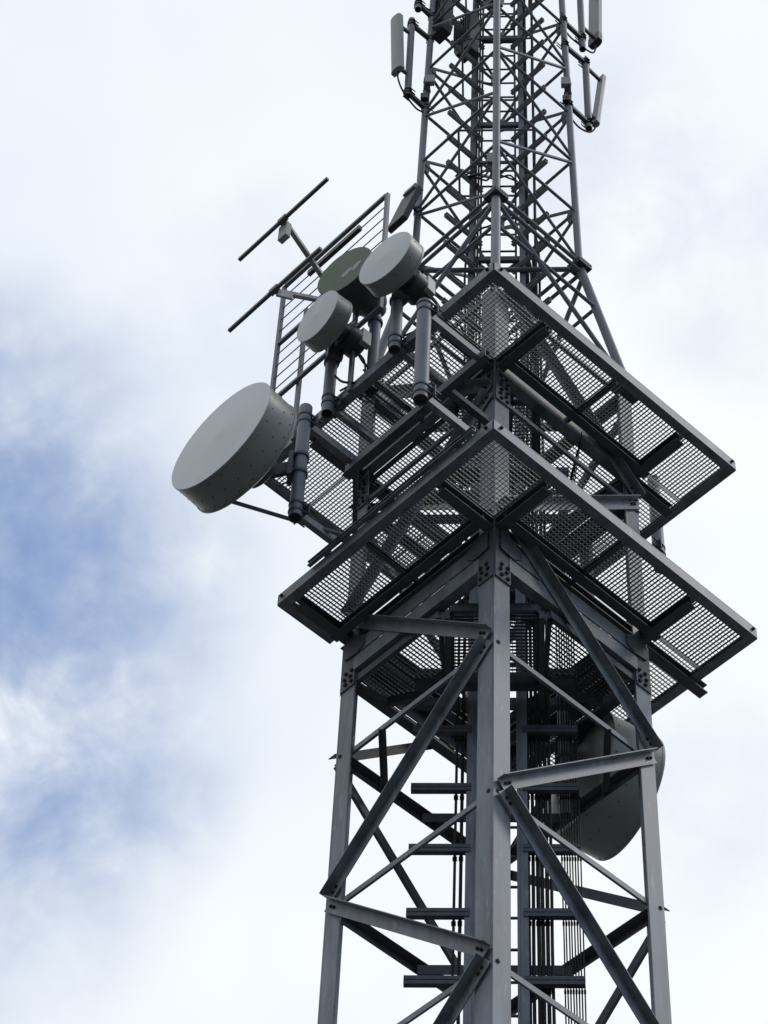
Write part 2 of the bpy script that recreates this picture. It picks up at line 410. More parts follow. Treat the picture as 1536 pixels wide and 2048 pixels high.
def platform(label, z, lo, uR, vL, uRback, vLback, lshort, zin):
    t = thing('service_platform', label, 'platform', (0, 0, z))
    fr = .088
    # outer edge frame: upright flange outside, foot inside
    def edge(u0, v0, u1, v1, nrm, name='edge_frame', mt='steel', dz=0):
        m = MB(); P, Q = W(u0, v0, z), W(u1, v1, z)
        m.strip(P, Q, ZV, -fr, .02, nrm, 0, .008); m.strip(P, Q, ZV, -fr + dz, -fr + .008 + dz, nrm, -.075, -.0005)
        m.strip(P, Q, ZV, .02 + dz, .028 + dz, nrm, -.03, .008)
        return m.build(name, mt, t)
    e1 = edge(lo, lo + .008, lo, vL, -UV); e2 = edge(lo, lo, uR, lo, -VV, dz=.003)
    edge(uR, lo, uR, uRback, UV); edge(lo + .001, vL, vLback, vL, VV, dz=.003)
    b = MB()
    for (u, v, n) in ((lo, lo + .07, -UV), (lo + .07, lo, -VV), (uR - .05, lo, -VV), (lo, vL - .05, -UV)):
        c = W(u, v, z - .02) + n * .008; b.tube(c, c + n * .018, .014, 6)
    b.build('corner_bolts', 'bolt', e1)
    # cantilever beams running through above the face lines
    def beam(u0, v0, u1, v1, wd=.09, dp=.10, mt='dull', name='cantilever_beam', top=-.054):
        m = MB(); P, Q = W(u0, v0, z), W(u1, v1, z); sd_ = (Q - P).normalized().cross(ZV)
        m.strip(P, Q, sd_, -wd / 2, wd / 2, ZV, top - .01, top); m.strip(P, Q, sd_, -wd / 2, wd / 2, ZV, top - dp, top - dp + .01)
        m.strip(P, Q, sd_, -.006, .006, ZV, top - dp + .01, top - .01)
        return m.build(name, mt, t)
    vend = vL if lshort else vL
    # along v
    if lshort: beam(.05, lo + .09, .05, min(vL, S + .1) - .05)
    else: beam(.05, lo + .09, .05, .25); beam(.05, S - .12, .05, S + .05)
    beam(S - .05, lo + .09, S - .05, vLback and (S + .1) if lshort else vL - .09)
    # along u (a touch lower, so the crossing flanges do not share a plane)
    beam(lo + .09, .05, uR + (.10 if lshort else -.09), .05, top=-.058); beam(lo + .09, S - .05, uR - .05, S - .05, top=-.058)
    # joists between the panels
    for q in (.86,):
        beam(lo + .08, q, 0, q, .03, .05, 'dull', 'joist'); beam(q, lo + .08, q, 0, .03, .05, 'dull', 'joist')
    gz = z - .022
    P = lambda *a, g=0: grating(rect(*a), gz, t, W, g * math.pi / 2)
    e = .012; ie = -.065
    # stringers along the inner edge of the walkways
    beam(-.10, .02, -.10, S + .02, .08, .09, top=-.066, name='stringer'); beam(.02, -.10, S + .02, -.10, .08, .09, top=-.070, name='stringer')
    beam(S + .10, .05, S + .10, S - .05, .08, .09, top=-.066, name='stringer')
    P(lo + e, lo + e, .01, .01)
    P(lo + e, .022, ie, .85); P(lo + e, .87, ie, S - .01)
    P(.022, lo + e, .85, ie, g=1); P(.87, lo + e, S - .01, ie, g=1)
    P(S + .01, lo + e, uR - e, ie, g=1)
    P(lo + e, S - .0, ie, vL - e, g=0 if lshort else 1)
    P(S + .012, ie + .012, uR - e, .85); P(S + .06, .87, uR - e, uRback - .01)
    if not lshort:
        P(ie + .012, S + .012, .85, vL - e, g=1); P(.87, S + .012, S - .01, vL - e, g=1); P(S + .06, S + .06, uR - e, vL - e)
        edge(vLback, vL, uR, vL, VV, dz=.003); edge(uR, uRback, uR, vL, UV)
    # inner landing around the ladder, on the face beams
    zi = z + zin
    f = MB()
    xy = lambda x, y, zz: Vector((x, y, zz))
    toxy = lambda u, v: ((u - v) * R2, (u + v - S) * R2)
    wing = [(.03, .62), (.47, 1.02), (.47, 1.35), (.36, 1.55), (.03, 1.63)] if lshort else [(.10, .30), (.70, .85), (.70, 1.35), (.50, 1.58), (.10, 1.62)]
    grating(wing, zi, t, W)
    grating([(v, u) for u, v in wing][::-1], zi, t, W)
    cen = [(-.33, -.80), (.33, -.80), (.33, -.08), (-.33, -.08)]
    grating(cen, zi, t, xy)
    for poly, mp in ((wing, W), ([(v, u) for u, v in wing], W), (cen, xy)):
        for i in range(len(poly)):
            A, B = mp(*poly[i], zi), mp(*poly[(i + 1) % len(poly)], zi); sd_ = (B - A).normalized().cross(ZV)
            f.strip(A, B, sd_, -.02, .02, ZV, -.11 if lshort else -.06, -.035)
    for y in (-.04, .16):
        f.strip((-.62, y, zi), (.62, y, zi), (0, 1, 0), -.03, .03, ZV, -.12, -.036)
    for x in (-.36, .36):
        f.strip((x, -.82, zi), (x, .2, zi), (1, 0, 0), -.02, .02, ZV, -.2, -.121)
    f.build('landing_frame', 'dull', t)
    return t
plat1 = platform('lower square grating platform with the right corner reaching farthest out', Z1, -.615, 2.31, 1.81, 1.75, -.05, True, -.60)
plat2 = platform('upper square grating platform at the foot of the tube mast, above the lower platform', Z2, -.64, 2.25, 2.30, 1.7, 1.7, False, -.06)
# second channel lying on the lower platform's left edge, carrying the pipe arms
m = MB(); P_, Q_ = W(-.633, -.44, Z1 + .052), W(-.633, 1.42, Z1 + .052)
m.channel(P_, Q_, ZV, -UV, .05, .035, .006)
for t in (.1, .5, .9):
    c = P_ + (Q_ - P_) * t; m.strip(c - VV * .03, c + VV * .03, ZV, -.02, .02, UV, .0005, .06)
m.build('support_channel', 'steel', plat1)
# antenna support beam between the platforms, tied back to the near and left legs
sb = thing('support_beam', 'dark horizontal channel slung between the platforms on the left, holding the tops of two pipes', 'beam', W(-.55, .4, 2.7))
m = MB(); m.channel(W(-.52, -.42, 2.7), W(-.52, 1.22, 2.7), ZV, UV, .09, .06, .008); m.build('channel', 'dull', sb)
for v in (.06, 1.16):
    m = MB(); tgt = W(-.02, .06, 2.7) if v < .5 else W(-.02, S - .06, 2.7)
    m.strip(W(-.46, v, 2.7), tgt, ZV, -.03, .03, VV, -.03, .03); m.build('tie', 'dull', sb)

# ------------------------------------------------------------------ transition and tube mast
ZM, SM, TM, HM = 6.857, 1.116, .0181, .9828
def sm(z):
    if z >= ZM: return SM - TM * (z - ZM)
    return S + (SM - S) * (z - ZT) / (ZM - ZT)
def mp(i, j, z):
    s = sm(z); return UV * ((i - .5) * s) + VV * ((j - .5) * s) + ZV * z
mast = thing('tube_mast', 'slender square mast of round grey tubes rising from the upper platform', 'mast', (0, 0, ZT))
ZTOP = ZM + 7 * HM
CN = [(0, 0), (1, 0), (1, 1), (0, 1)]
for (i, j) in CN:
    m = MB(); m.tube(mp(i, j, ZM), mp(i, j, ZTOP), .036, 16)
    for z in (ZM + 3.02 * HM,): pass
    m.build('leg_tube', 'tube', mast)
    m = MB(); m.tube(mp(i, j, ZT + .01), mp(i, j, ZM - .03), .043, 16); m.build('splayed_leg', 'tube', mast)
    m = MB(); c = mp(i, j, ZM - .01)
    m.box(c, UV * .085, VV * .085, ZV * .018); m.box(c - ZV * .045, UV * .085, VV * .085, ZV * .014)
    fl = m.build('flange', 'dull', mast, bevel=.003)
    b = MB()
    for a in (-1, 1):
        for d in (-1, 1):
            q = c + UV * .06 * a + VV * .06 * d; b.tube(q - ZV * .08, q + ZV * .04, .011, 6)
    b.build('flange_bolts', 'bolt', fl)
for fi in range(4):
    A, B = CN[fi], CN[(fi + 1) % 4]; front = fi in (0, 3)
    n = FACES[fi][2]; rr = .0165 if front else .0175
    for k in range(0, 8):
        z = ZM + k * HM
        p, q = mp(*A, z), mp(*B, z); d = (q - p).normalized()
        if k:
            m = MB(); m.tube(p + d * .03, q - d * .03, rr, 8); m.build('horizontal_tube', 'tube', mast)
            pl = (B if k % 2 == 0 else A)
            if not front:
                c = mp(*pl, z); dd = d * (-1 if pl is B else 1)
                m = MB(); m.prism([c + dd * .02 - ZV * .13 - n * .006, c + dd * .10 - ZV * .10 - n * .006, c + dd * .12 + ZV * .03 - n * .006, c + dd * .09 + ZV * .12 - n * .006, c + dd * .02 + ZV * .13 - n * .006], n * .008)
                m.build('node_plate', 'dull', mast)
        if k == 7: continue
        z1 = z + HM
        a_, b_ = (A, B) if k % 2 else (B, A)
        p, q = mp(*a_, z + .05), mp(*b_, z1 - .05); d = (q - p).normalized()
        m = MB(); m.tube(p + d * .03 + n * .008, q - d * .03 + n * .008, rr, 8); m.build('diagonal_tube', 'tube', mast)
    # paired horizontals at the flange, one at mid height of the splayed part, diagonals below
    for z in (ZM + .06, ZM - .12):
        p, q = mp(*A, z), mp(*B, z); d = (q - p).normalized()
        m = MB(); m.tube(p + d * .03, q - d * .03, .021, 8); m.build('horizontal_tube', 'tube', mast)
    zm_ = (ZT + ZM) / 2 + .35
    p, q = mp(*A, zm_), mp(*B, zm_); d = (q - p).normalized()
    m = MB(); m.tube(p + d * .03, q - d * .03, .019, 8); m.build('horizontal_tube', 'tube', mast)
    a_, b_ = (A, B) if fi in (0, 1) else (B, A)
    p, q = mp(*a_, ZM - .16), mp(*b_, ZT + .12); d = (q - p).normalized()
    m = MB(); m.tube(p + d * .03 + n * .01, q - d * .03 + n * .01, .024, 8); m.build('diagonal_tube', 'tube', mast)
m = MB(); z = ZM - .06; m.tube(mp(0, 1, z) + Vector((.04, 0, 0)), mp(1, 0, z) - Vector((.04, 0, 0)), .026, 10); m.build('cross_tube', 'tube', mast)
m = MB(); z = ZT + .12
for q in range(4):
    A, B = CN[q], CN[(q + 1) % 4]; p, r_ = mp(*A, z), mp(*B, z); d = (r_ - p).normalized(); m.tube(p + d * .05, r_ - d * .05, .026, 8)
m.build('base_ring', 'tube', mast)
for k in (2, 4, 6):                     # diamond plan bracing
    z = ZM + k * HM - .03
    mids = [(mp(*CN[i], z) + mp(*CN[(i + 1) % 4], z)) / 2 for i in range(4)]
    m = MB()
    for i in range(4): m.tube(mids[i], mids[(i + 1) % 4], .012, 7)
    m.build('plan_brace', 'tube', mast)

# ------------------------------------------------------------------ ladder with cable brackets
lad = thing('ladder', 'tall narrow ladder up the middle of the tower with side brackets for cables', 'ladder', (.015, .1, GROUND))
XL, XR, YL = -.158, .187, .1
for x, s_ in ((XL, 1), (XR, -1)):
    m = MB(); m.channel((x - s_ * .025, YL, GROUND), (x - s_ * .025, YL, 5.2), (0, 1, 0), (s_, 0, 0), .06, .05, .006)
    m.strip((x - s_ * .028, YL, GROUND), (x - s_ * .028, YL, 5.2), (1, 0, 0), -.028, .028, (0, 1, 0), -.038, -.031)
    m.build('side_rail', 'steel', lad)
    m = MB(); m.strip((x, YL, 5.2), (x, YL, ZTOP), (1, 0, 0), -.011, .011, (0, 1, 0), -.025, .025); m.build('stringer', 'dull', lad)
z = GROUND + .3; nr = 0
while z < ZTOP - .1:
    m = MB(); m.tube((XL - .0, YL, z), (XR, YL, z), .011, 8); m.build('rung', 'dull', lad); nr += 1
    z += .305
BZ = [.386 - .643 * i for i in range(0, 25)] 
for zb in BZ + [.386 + .66 * i for i in (1, 2, 3, 4, 5, 6)]:
    for x0, x1 in ((-.63, XL - .02), (XR + .02, .63)):
        m = MB()
        m.channel((x0, YL - .047, zb), (x1, YL - .047, zb), ZV, (0, 1, 0), .075, .045, .006)
        m.strip((x0, YL - .047, zb), (x1, YL - .047, zb), ZV, .0, .006, (0, -1, 0), .0005, .004)
        br = m.build('cable_bracket', 'dull', lad)
# mast cable racks
def rack(label, x, sgn):
    t = thing('cable_rack', label, 'cable rack', (x, 0, 5.0))
    m = MB(); m.channel((x, .02, 5.0), (x, .02, ZTOP), (1, 0, 0), (0, 1, 0), .058, .04, .005); m.build('rail', 'tube', t)
    z = 5.35
    while z < ZTOP - .1:
        # arms run square to the face, from just inside it to past the rail
        ins = UV if sgn < 0 else VV
        c = Vector((x, .02, z)) - Vector((0, .03, 0))
        m = MB(); m.channel(c - ins * .37, c + ins * .12, ZV, (VV if sgn < 0 else UV) * -1, .055, .04, .005)
        m.build('rack_arm', 'bright', t)
        z += .50
    return t
rack('vertical cable rack with pale stub arms inside the mast, left of the ladder', -.245, -1)
rack('vertical cable rack with pale stub arms inside the mast, right of the ladder', .25, 1)
for zc in (7.07, 9.67, 11.57):
    m = MB(); m.strip((-.24, .06, zc), (.25, .06, zc), ZV, -.035, .035, (0, 1, 0), -.02, .02); m.build('ladder_tie', 'dull', lad)

# ------------------------------------------------------------------ cables
def cable(pts, r, label, group=None, name='feeder_cable', cat='cable', k=4, n=7):
    m = MB(); m.path(pts, r, n, k); o = m.build(name, 'cable'); return tag(o, label, cat, group)
for i in range(6):
    x = .245 + i * .033 + random.uniform(-.003, .003)
    j = lambda: random.uniform(-.002, .002)
    r = (.0150, .0135, .0155, .0145, .0150, .0125)[i]
    m = MB(); m.path([(x + j(), .125 + j(), z) for z in [GROUND + .2, -12, -8] + [.7 - .643 * q for q in range(10, -1, -1)] + [2.2, 3.4, 4.6]] + [(.27 + i * .027, .10, 6.0)] + ([(.275 + i * .026 + j(), .09, 7.5), (.275 + i * .026 + j(), .09, 9.5), (.275 + i * .026, .09, 11.5), (.275 + i * .026, .09, ZTOP)] if i in (0, 1, 4) else [(.27 + i * .026, .10, 6.8 + .12 * i), (.10 + .03 * i, .02, 7.1 + .15 * i), (-.05 + .04 * i, -.15, 7.0 + .1 * i)]), r, 7, 4)
    cl = m; m.cur = 1
    for zb in BZ[:9]: cl.box((x, .118, zb + (.045 if i % 2 else -.052)), (.019, 0, 0), (0, .014, 0), (0, 0, .012))
    o = m.build('feeder_cable', ('cable', 'bolt')); tag(o, 'thick black feeder cable in the row of six beside the right ladder rail', 'cable', 'thick feeder cables')
for i in range(8):
    x = .49 + i * .0195
    j = lambda: random.uniform(-.002, .002)
    m = MB(); m.path([(x + j(), .125 + j(), z) for z in [GROUND + .2, -12, -8] + [.7 - .643 * q for q in range(10, -1, -1)] + [1.9, 2.6]] + [(x - .02, .2, 3.0), (x + .1, .1 - .1 * i, 3.35)], .0055, 6, 4)
    m.cur = 1
    for zb in BZ[:9]: m.box((x, .120, zb - .05), (.008, 0, 0), (0, .01, 0), (0, 0, .012))
    o = m.build('thin_cable', ('cable', 'bolt')); tag(o, 'thin black cable in the even row of eight at the right bracket ends', 'cable', 'thin cables')
for i, x in enumerate((-.292, -.247)):
    m = MB(); m.path([(x, .125, z) for z in (GROUND + .2, -10, -5, -3.6, -2.2, -1, .3, 1.6, 3, 4.6)] + [(x + .0, .10, 6.0), (-.30 + .05 * i, .07, 7.0)] + ([(-.25, .06, 9.5), (-.25, .06, ZTOP)] if i else [(-.2, -.1, 7.3), (-.05, -.25, 7.2)]), .0135 if i else .011, 7, 4)
    m.cur = 1
    for zb in BZ[:9]: m.box((x, .118, zb - .055), (.017, 0, 0), (0, .014, 0), (0, 0, .012))
    o = m.build('feeder_cable', ('cable', 'bolt')); tag(o, ('outer of the two black feeder cables left of the ladder', 'inner of the two black feeder cables, hard against the left ladder rail')[i], 'cable', 'left feeder cables')
for i, x in enumerate((-.21, -.185)):
    m = MB(); m.path([(x - .02, .1, 4.2), (x, .0, 6.0), (x, -.012, 7.5), (x + .003, -.012, 9.5), (x, -.012, 11.5), (x, -.012, ZTOP)], .011, 7, 4)
    o = m.build('feeder_cable', 'cable'); tag(o, 'black cable on the front of the left mast rack', 'cable', 'cables on the left mast rack')

# ------------------------------------------------------------------ pipes, clamps, arms
def ubolt(m, c, r, ax, back, w=.012):
    """strap round a vertical pipe with two stems running back"""
    m.tube(Vector(c) - ZV * w, Vector(c) + ZV * w, r + .007, 18)
    for s_ in (-1, 1):
        q = Vector(c) + Vector(ax) * (r + .003) * s_
        m.tube(q, q + Vector(back) * (r + .09), .007, 6)
def pipe(label, u, v, z0, z1, r, arms=(), mat='tube', group=None, name='support_pipe'):
    """vertical pipe; arms: (z, u_end, arm height, v offset)"""
    t = thing(name, label, 'pipe', W(u, v, z0), group)
    m = MB(); m.tube(W(u, v, z0), W(u, v, z1), r, 24, hollow=.006); m.build('tube', mat, t)
    for (z, ue, hh) in arms:
        s_ = 1 if ue > u else -1
        m = MB(); P, Q = W(u + s_ * (r + .012), v, z), W(ue, v, z)
        m.channel(P, Q, ZV, VV, hh, .05, .006); a = m.build('arm', 'steel', t)
        c = MB()
        for dz in (-.045, .045): ubolt(c, W(u, v, z + dz), r, VV, UV * s_)
        c.strip(W(u + s_ * (r + .004), v - .09, z), W(u + s_ * (r + .004), v + .09, z), ZV, -.06, .06, UV * s_, 0, .008)
        for dv in (-.07, .07): c.tube(W(u + s_ * .02, v + dv, z + .02), W(u + s_ * (r + .07), v + dv, z + .02), .008, 6)
        c.build('clamp', 'dull', t)
    return t
zA1 = Z1 + .10
pipe('stout grey pipe directly behind the biggest dish at far left', -1.05, 1.135, 1.49, 2.95, .055, ((1.60, -.60, .08), (2.78, -.46, .08)))
pipe('bare upright pipe with no dish, hung near the middle between the platforms', -1.13, -.36, 1.49, 2.80, .058, ((1.60, -.58, .08), (2.72, -.46, .08)))
pipe('short pipe under the lower of the two small pale dishes', -.73, 1.255, 3.30, 4.30, .052, ((3.48, -.1, .09),), 'tube')
pipe('short pipe under the right-hand small pale dish beside the mast', -.745, .42, 3.36, 4.30, .052, ((3.48, -.1, .09),), 'tube')
pipe('upright pipe standing on the upper platform behind the green dish', -.51, .97, Z2 - .02, 4.85, .05, ((Z2 + .05, -.1, .07),))
pipe('pipe under the back right edge of the upper platform, seen past the right leg', 2.40, .40, 3.22, 4.5, .055, ((3.45, 2.2, .07),))
pipe('pipe between the platforms behind the right-hand diagonal', 1.86, .76, 2.42, 3.5, .055, ((3.3, 1.72, .07),))
pipe('upright pipe carrying the dish that hangs low behind the right leg', 1.56, .80, -.15, 1.25, .05, ((.05, 1.69, .08), (1.15, 1.69, .08)))

# ------------------------------------------------------------------ dishes
def dish(label, c, n, R, depth, mount, mats=('radome', 'shroud'), cone=None, box=False, boltrows=True, crown=.022, hub=.10, strut=None):
    """c: centre of the front rim, n: facing direction, mount: point on the pipe"""
    c, n = Vector(c), Vector(n).normalized()
    t = thing('dish_antenna', label, 'dish antenna', c - n * depth)
    x = ZV.cross(n).normalized(); y = n.cross(x)
    m = MB(); m.lathe(c, n, [(-.004, R * 1.0), (.004, R * 1.0), (.0045, R * .985)] + [(crown * (1 - math.sin(a)) + .0046, R * .97 * math.sin(a)) for a in [math.pi / 2 - i * math.pi / 24 for i in range(1, 13)]], 72)
    rad = m.build('radome', mats[0], t)
    m = MB()
    if cone:
        m.lathe(c, n, [(-.004, R * .985), (-.004, R * 1.012), (-.03, R * 1.012), (-.03, R * .985), (-.11, R * .97), (-depth * .55, R * .80), (-depth, cone), (-depth - .02, cone * .9), (-depth - .02, .001)][::-1], 72)
    else:
        m.lathe(c, n, [(-.002, R * .99), (-.002, R * 1.006), (-.022, R * 1.006), (-.022, R), (-depth + .02, R), (-depth + .02, R * 1.012), (-depth, R * 1.012), (-depth - .004, R * .985),
                       (-depth - hub * .45, R * .72), (-depth - hub * .8, R * .42), (-depth - hub, R * .24), (-depth - hub, .001)][::-1], 72)
    if boltrows:
        m.cur = 1
        nb = 24 if R > .4 else 9
        for i in range(nb):
            a = 2 * math.pi * i / nb + .1
            for q, d in enumerate((-.05, -depth * .55, -depth + .045) if R > .4 else (-.05,)):
                aa = a + (q % 2) * math.pi / nb
                rv = x * math.cos(aa) + y * math.sin(aa); p = c + n * d + rv * R
                m.tube(p - rv * .003, p + rv * .004, (.0052 if q else .0040) if R > .4 else .0048, 6)
    sh = m.build('shroud', (mats[1], 'bolt'), t, sharp=30)
    # rear ring, hub and bracket to the pipe
    back = c - n * (depth + (hub if not cone else .02))
    m = MB(); m.lathe(back, -n, [(-.02, R * .30), (.0, R * .30), (.05, R * .27), (.07, R * .2), (.07, .001)], 24); hb = m.build('rear_hub', 'dull', t)
    mt = Vector(mount); m = MB()
    hubp = back - n * .04
    d = (mt - hubp); 
    m.strip(hubp, mt, ZV, -.07, .07, d.normalized().cross(ZV), -.02, .02)
    m.strip(mt - d.normalized() * .10, mt - d.normalized() * .06, ZV, -.15, .15, d.normalized().cross(ZV), -.07, .07)
    for dz in (-.11, .11): ubolt(m, mt + ZV * dz, .06, d.normalized().cross(ZV), -d.normalized(), .016)
    m.build('mount_bracket', 'dull', t)
    if box:
        bc = back - n * .16; m = MB(); m.lathe(back - n * .06, -n, [(0, .001), (0, .13), (.17, .13), (.19, .11), (.19, .001)], 20)
        rb = m.build('radio_unit', 'darkbox', t)
        m = MB(); m.box(bc - n * .06 + x * .1, n * .05, x * .03, ZV * .10); m.build('junction', 'plastic', rb, bevel=.006)
        m = MB()
        p0 = bc - n * .08
        for s_ in (-1, 1): m.path([p0 + x * .05 * s_, p0 - n * .12 - ZV * .03 + x * .06 * s_, p0 - n * .18 - ZV * .22 + x * .10 * s_, p0 - n * .08 - ZV * .42 + x * .08, p0 + n * .05 - ZV * .55 + x * .15 * s_], .009, 6, 5)
        m.build('jumper_cable', 'cable', t)
    if strut:
        m = MB(); m.tube(c - n * (depth + .01) + (x * strut[0] + y * strut[1]) * R * .9, strut[2], .017, 8); m.build('side_strut', 'tube', t)
    return t
dish('biggest dish antenna, deep pale drum standing out at far left', (-2.148, -1.50, 2.085), (-.66, -.745, .06), .545, .29, W(-1.05, 1.135, 2.16), strut=(-.6, -.5, W(-.62, 1.05, Z1 + .12)), hub=.14)
dish('small pale dish antenna just above and right of the biggest dish', (-1.515, -1.22, 4.19), (-.715, -.695, -.03), .262, .165, W(-.73, 1.255, 4.16), box=True, hub=.07)
dish('small pale dish antenna nearest the mast, overlapping the green dish', (-.92, -1.78, 4.22), (-.63, -.775, 0), .288, .165, W(-.745, .42, 4.19), box=True, hub=.07)
gd = dish('dark green dish antenna with a faded white print, between the two small pale dishes', (-1.31, -1.30, 4.78), (-.55, -.835, 0), .285, .46, W(-.51, .97, 4.70), ('green', 'olive'), cone=.13, boltrows=False, crown=.004)
# faded white print on the green face: two ragged marks
n_ = Vector((-.55, -.835, 0)).normalized(); x_ = ZV.cross(n_).normalized(); y_ = n_.cross(x_)
cc_ = Vector((-1.31, -1.30, 4.78)) + n_ * .0075
m = MB()
def blob(cx, cy, pts, dz):
    m.prism([cc_ + n_ * dz + x_ * (cx + a) + y_ * (cy + b) for a, b in pts], n_ * .0012)
blob(.035, -.070, [(-.060, -.020), (-.035, -.050), (.0, -.045), (.03, -.015), (.058, .01), (.05, .045), (.015, .05), (-.015, .02), (-.045, .015)], 0)
blob(.135, -.045, [(-.050, -.045), (-.02, -.060), (.015, -.035), (.05, .005), (.055, .04), (.02, .045), (-.015, .03), (-.035, .0)], .0)
prt = m.build('printed_mark', 'smear', [c for c in gd.children if c.name.startswith('radome')][0])
dish('big dish antenna seen from behind, hanging low at the right leg', (1.045, 1.00, .60), (.85, .52, -.06), .54, .47, W(1.56, .80, .60), hub=.10)

# ------------------------------------------------------------------ dipole antenna with rod screen
sc_ = thing('screen_antenna', 'open rod-screen antenna with two long dark dipoles, at upper left', 'antenna', W(-.72, 1.77, Z2))
US = -.70
def sw(v, z, u=US): return W(u, v, z)
v0, v1, z0, z1 = .69, 2.10, 4.32, 6.20
m = MB()
for v in (v0, v1): m.strip(sw(v, z0), sw(v, z1), VV, -.018, .018, UV, -.018, .018)
for z in (z1, 5.24, z0 + .02): m.strip(sw(v0 + .019, z), sw(v1 - .019, z), ZV, -.018, .018, UV, -.0175, .0175)
m.build('frame', 'tube', sc_)
m = MB(); m.strip(sw(1.77, 3.50), sw(1.77, 5.5), VV, -.02, .02, UV, .019, .050); m.strip(sw(1.06, 3.50), sw(1.06, 5.5), VV, -.02, .02, UV, .019, .050); m.build('post', 'tube', sc_)
for i in range(9):
    z = z0 + (i + 1) * (z1 - z0) / 10
    if abs(z - 5.24) < .03: continue
    m = MB(); m.tube(sw(v0, z), sw(v1, z), .0055, 6); m.build('rod', 'alu', sc_)
for zc, out_, arm0 in ((5.85, -1.33, (1.60, 5.99)), (4.69, -1.33, (1.46, 5.50))):
    vc = 1.385
    dp = MB(); dp.strip(W(out_, vc - .60, zc), W(out_, vc - .02, zc), ZV, -.016, .016, UV, -.016, .016); dp.strip(W(out_, vc + .02, zc), W(out_, vc + .60, zc), ZV, -.016, .016, UV, -.016, .016)
    dp.box(W(out_, vc, zc), VV * .05, UV * .024, ZV * .024)
    d_ = dp.build('dipole', 'alu', sc_)
    a = MB(); zin = 5.30 if zc > 5 else 5.20
    tgt = W(US, vc + .1, 5.62 if zc > 5 else 5.30)
    a.strip(W(out_ + .02, vc, zc), tgt, VV, -.022, .022, ZV, -.022, .022); a.build('dipole_arm', 'plastic' if zc > 5 else 'tube', sc_)
    b = MB()
    q = W(out_, vc, zc)
    if zc > 5: b.box(W(out_ + .06, vc + .035, zc - .11), UV * .03, VV * .055, ZV * .11)
    else: b.prism([W(out_ + .03, vc - .012, zc + .03), W(out_ + .03, vc - .012, zc - .06), W(out_ + .2, vc - .012, zc + .06), W(out_ + .2, vc - .012, zc + .16)], VV * .024)
    b.build('balun_box', 'plastic', d_, bevel=.004)
m = MB()
m.strip(sw(1.02, 5.985, US - .02), sw(1.72, 5.985, US - .02), ZV, -.03, .03, UV, -.02, .02); m.build('mount_bar', 'darkbox', sc_)

# ------------------------------------------------------------------ sector antennas on the mast
def sector(label, plabel, leg, out, zb0, zb1, d, pz0, pz1, panel, grp):
    """pipe on two arms from a mast leg; panel = (offset bottom, offset top, z0, z1, width, depth, dark foot)"""
    i, j = leg; out = Vector(out).normalized(); side = out.cross(ZV)
    base = lambda z: mp(i, j, z)
    pc = lambda z: base((zb0 + zb1) / 2) + out * d + ZV * (z - (zb0 + zb1) / 2)
    t = thing('antenna_pipe', plabel, 'pipe', pc(pz0), grp + ' pipes')
    m = MB(); m.tube(pc(pz0), pc(pz1), .038, 18, hollow=.005); m.build('tube', 'tube', t)
    for z in (zb0, zb1):
        if z is None: continue
        m = MB(); P, Q = base(z) + out * .03, pc(z) - out * .03
        m.strip(P, Q, ZV, -.025, .025, side, -.022, .022); m.build('arm', 'dull', t)
        c = MB()
        for dz in (-.03, .03):
            c.tube(base(z + dz) - ZV * .006, base(z + dz) + ZV * .006, .043, 16); c.tube(pc(z + dz) - ZV * .008, pc(z + dz) + ZV * .008, .046, 16)
        for dz in (-.03, .03):
            for s_ in (-1, 1):
                c.tube(base(z) + side * .045 * s_ + out * .02 + ZV * dz, base(z) + side * .045 * s_ - out * .08 + ZV * dz, .006, 6)
                c.tube(pc(z) + side * .05 * s_ - out * .06 + ZV * dz, pc(z) + side * .05 * s_ + out * .02 + ZV * dz, .006, 6)
        c.build('clamp', 'bolt', t)
    ob, ot, z0, z1, wd, dp, foot = panel
    a, b = pc(z0) + out * ob, pc(z1) + out * ot
    ax = (b - a).normalized(); fw = side.cross(ax)
    if fw.dot(out) < 0: fw = -fw
    t2 = thing('panel_antenna', label, 'panel antenna', a, grp)
    m = MB()
    nseg = 8; prof = [(-wd / 2, -dp / 2), (wd / 2, -dp / 2)] + [(wd / 2 * math.cos(q), dp * .1 + dp * .4 * math.sin(q)) for q in [math.pi * k / nseg for k in range(nseg + 1)]]
    m.prism([a + side * px + fw * py for px, py in prof], b - a)
    pn = m.build('radome', 'plastic', t2, bevel=.006)
    m = MB(); m.prism([a - ax * .03 + side * px * 1.03 + fw * py * 1.03 for px, py in prof], ax * (.16 if foot else .035)); m.build('end_cap', 'darkbox' if foot else 'plastic', pn)
    m = MB()
    for tt in (.06, .90):
        p = a + (b - a) * tt - fw * (dp / 2); z = p.z
        m.strip(p, pc(z + .02) + out * .04, side, -.016, .016, ZV, -.02, .02)
    m.build('mount_bracket', 'dull', t2)
    m = MB()
    m.path([a - ax * .03 - fw * .02, a - ax * .16 - fw * .01, a - ax * .34 - out * .08, base(z0 - .42) + out * .14 - ZV * .02, base(z0 - .40) + out * .03], .010, 7, 6)
    m.build('jumper_cable', 'cable', t2)
sector('grey panel antenna left of the mast, its full length in view', 'upright pipe beside the left panel antenna', (0, 1), (-R2, -R2, 0), 9.93, 11.45, .27, 9.86, 11.55, (.165, .225, 10.22, 11.30, .15, .075, False), 'panel antennas')
sector('slim grey panel antenna seen edge-on, lower of the two right of the mast', 'upright pipe beside the lower right panel antenna', (1, 0), (R2, R2, 0), 9.97, 11.28, .31, 9.86, 11.36, (.12, .27, 10.12, 11.30, .085, .07, False), 'panel antennas')
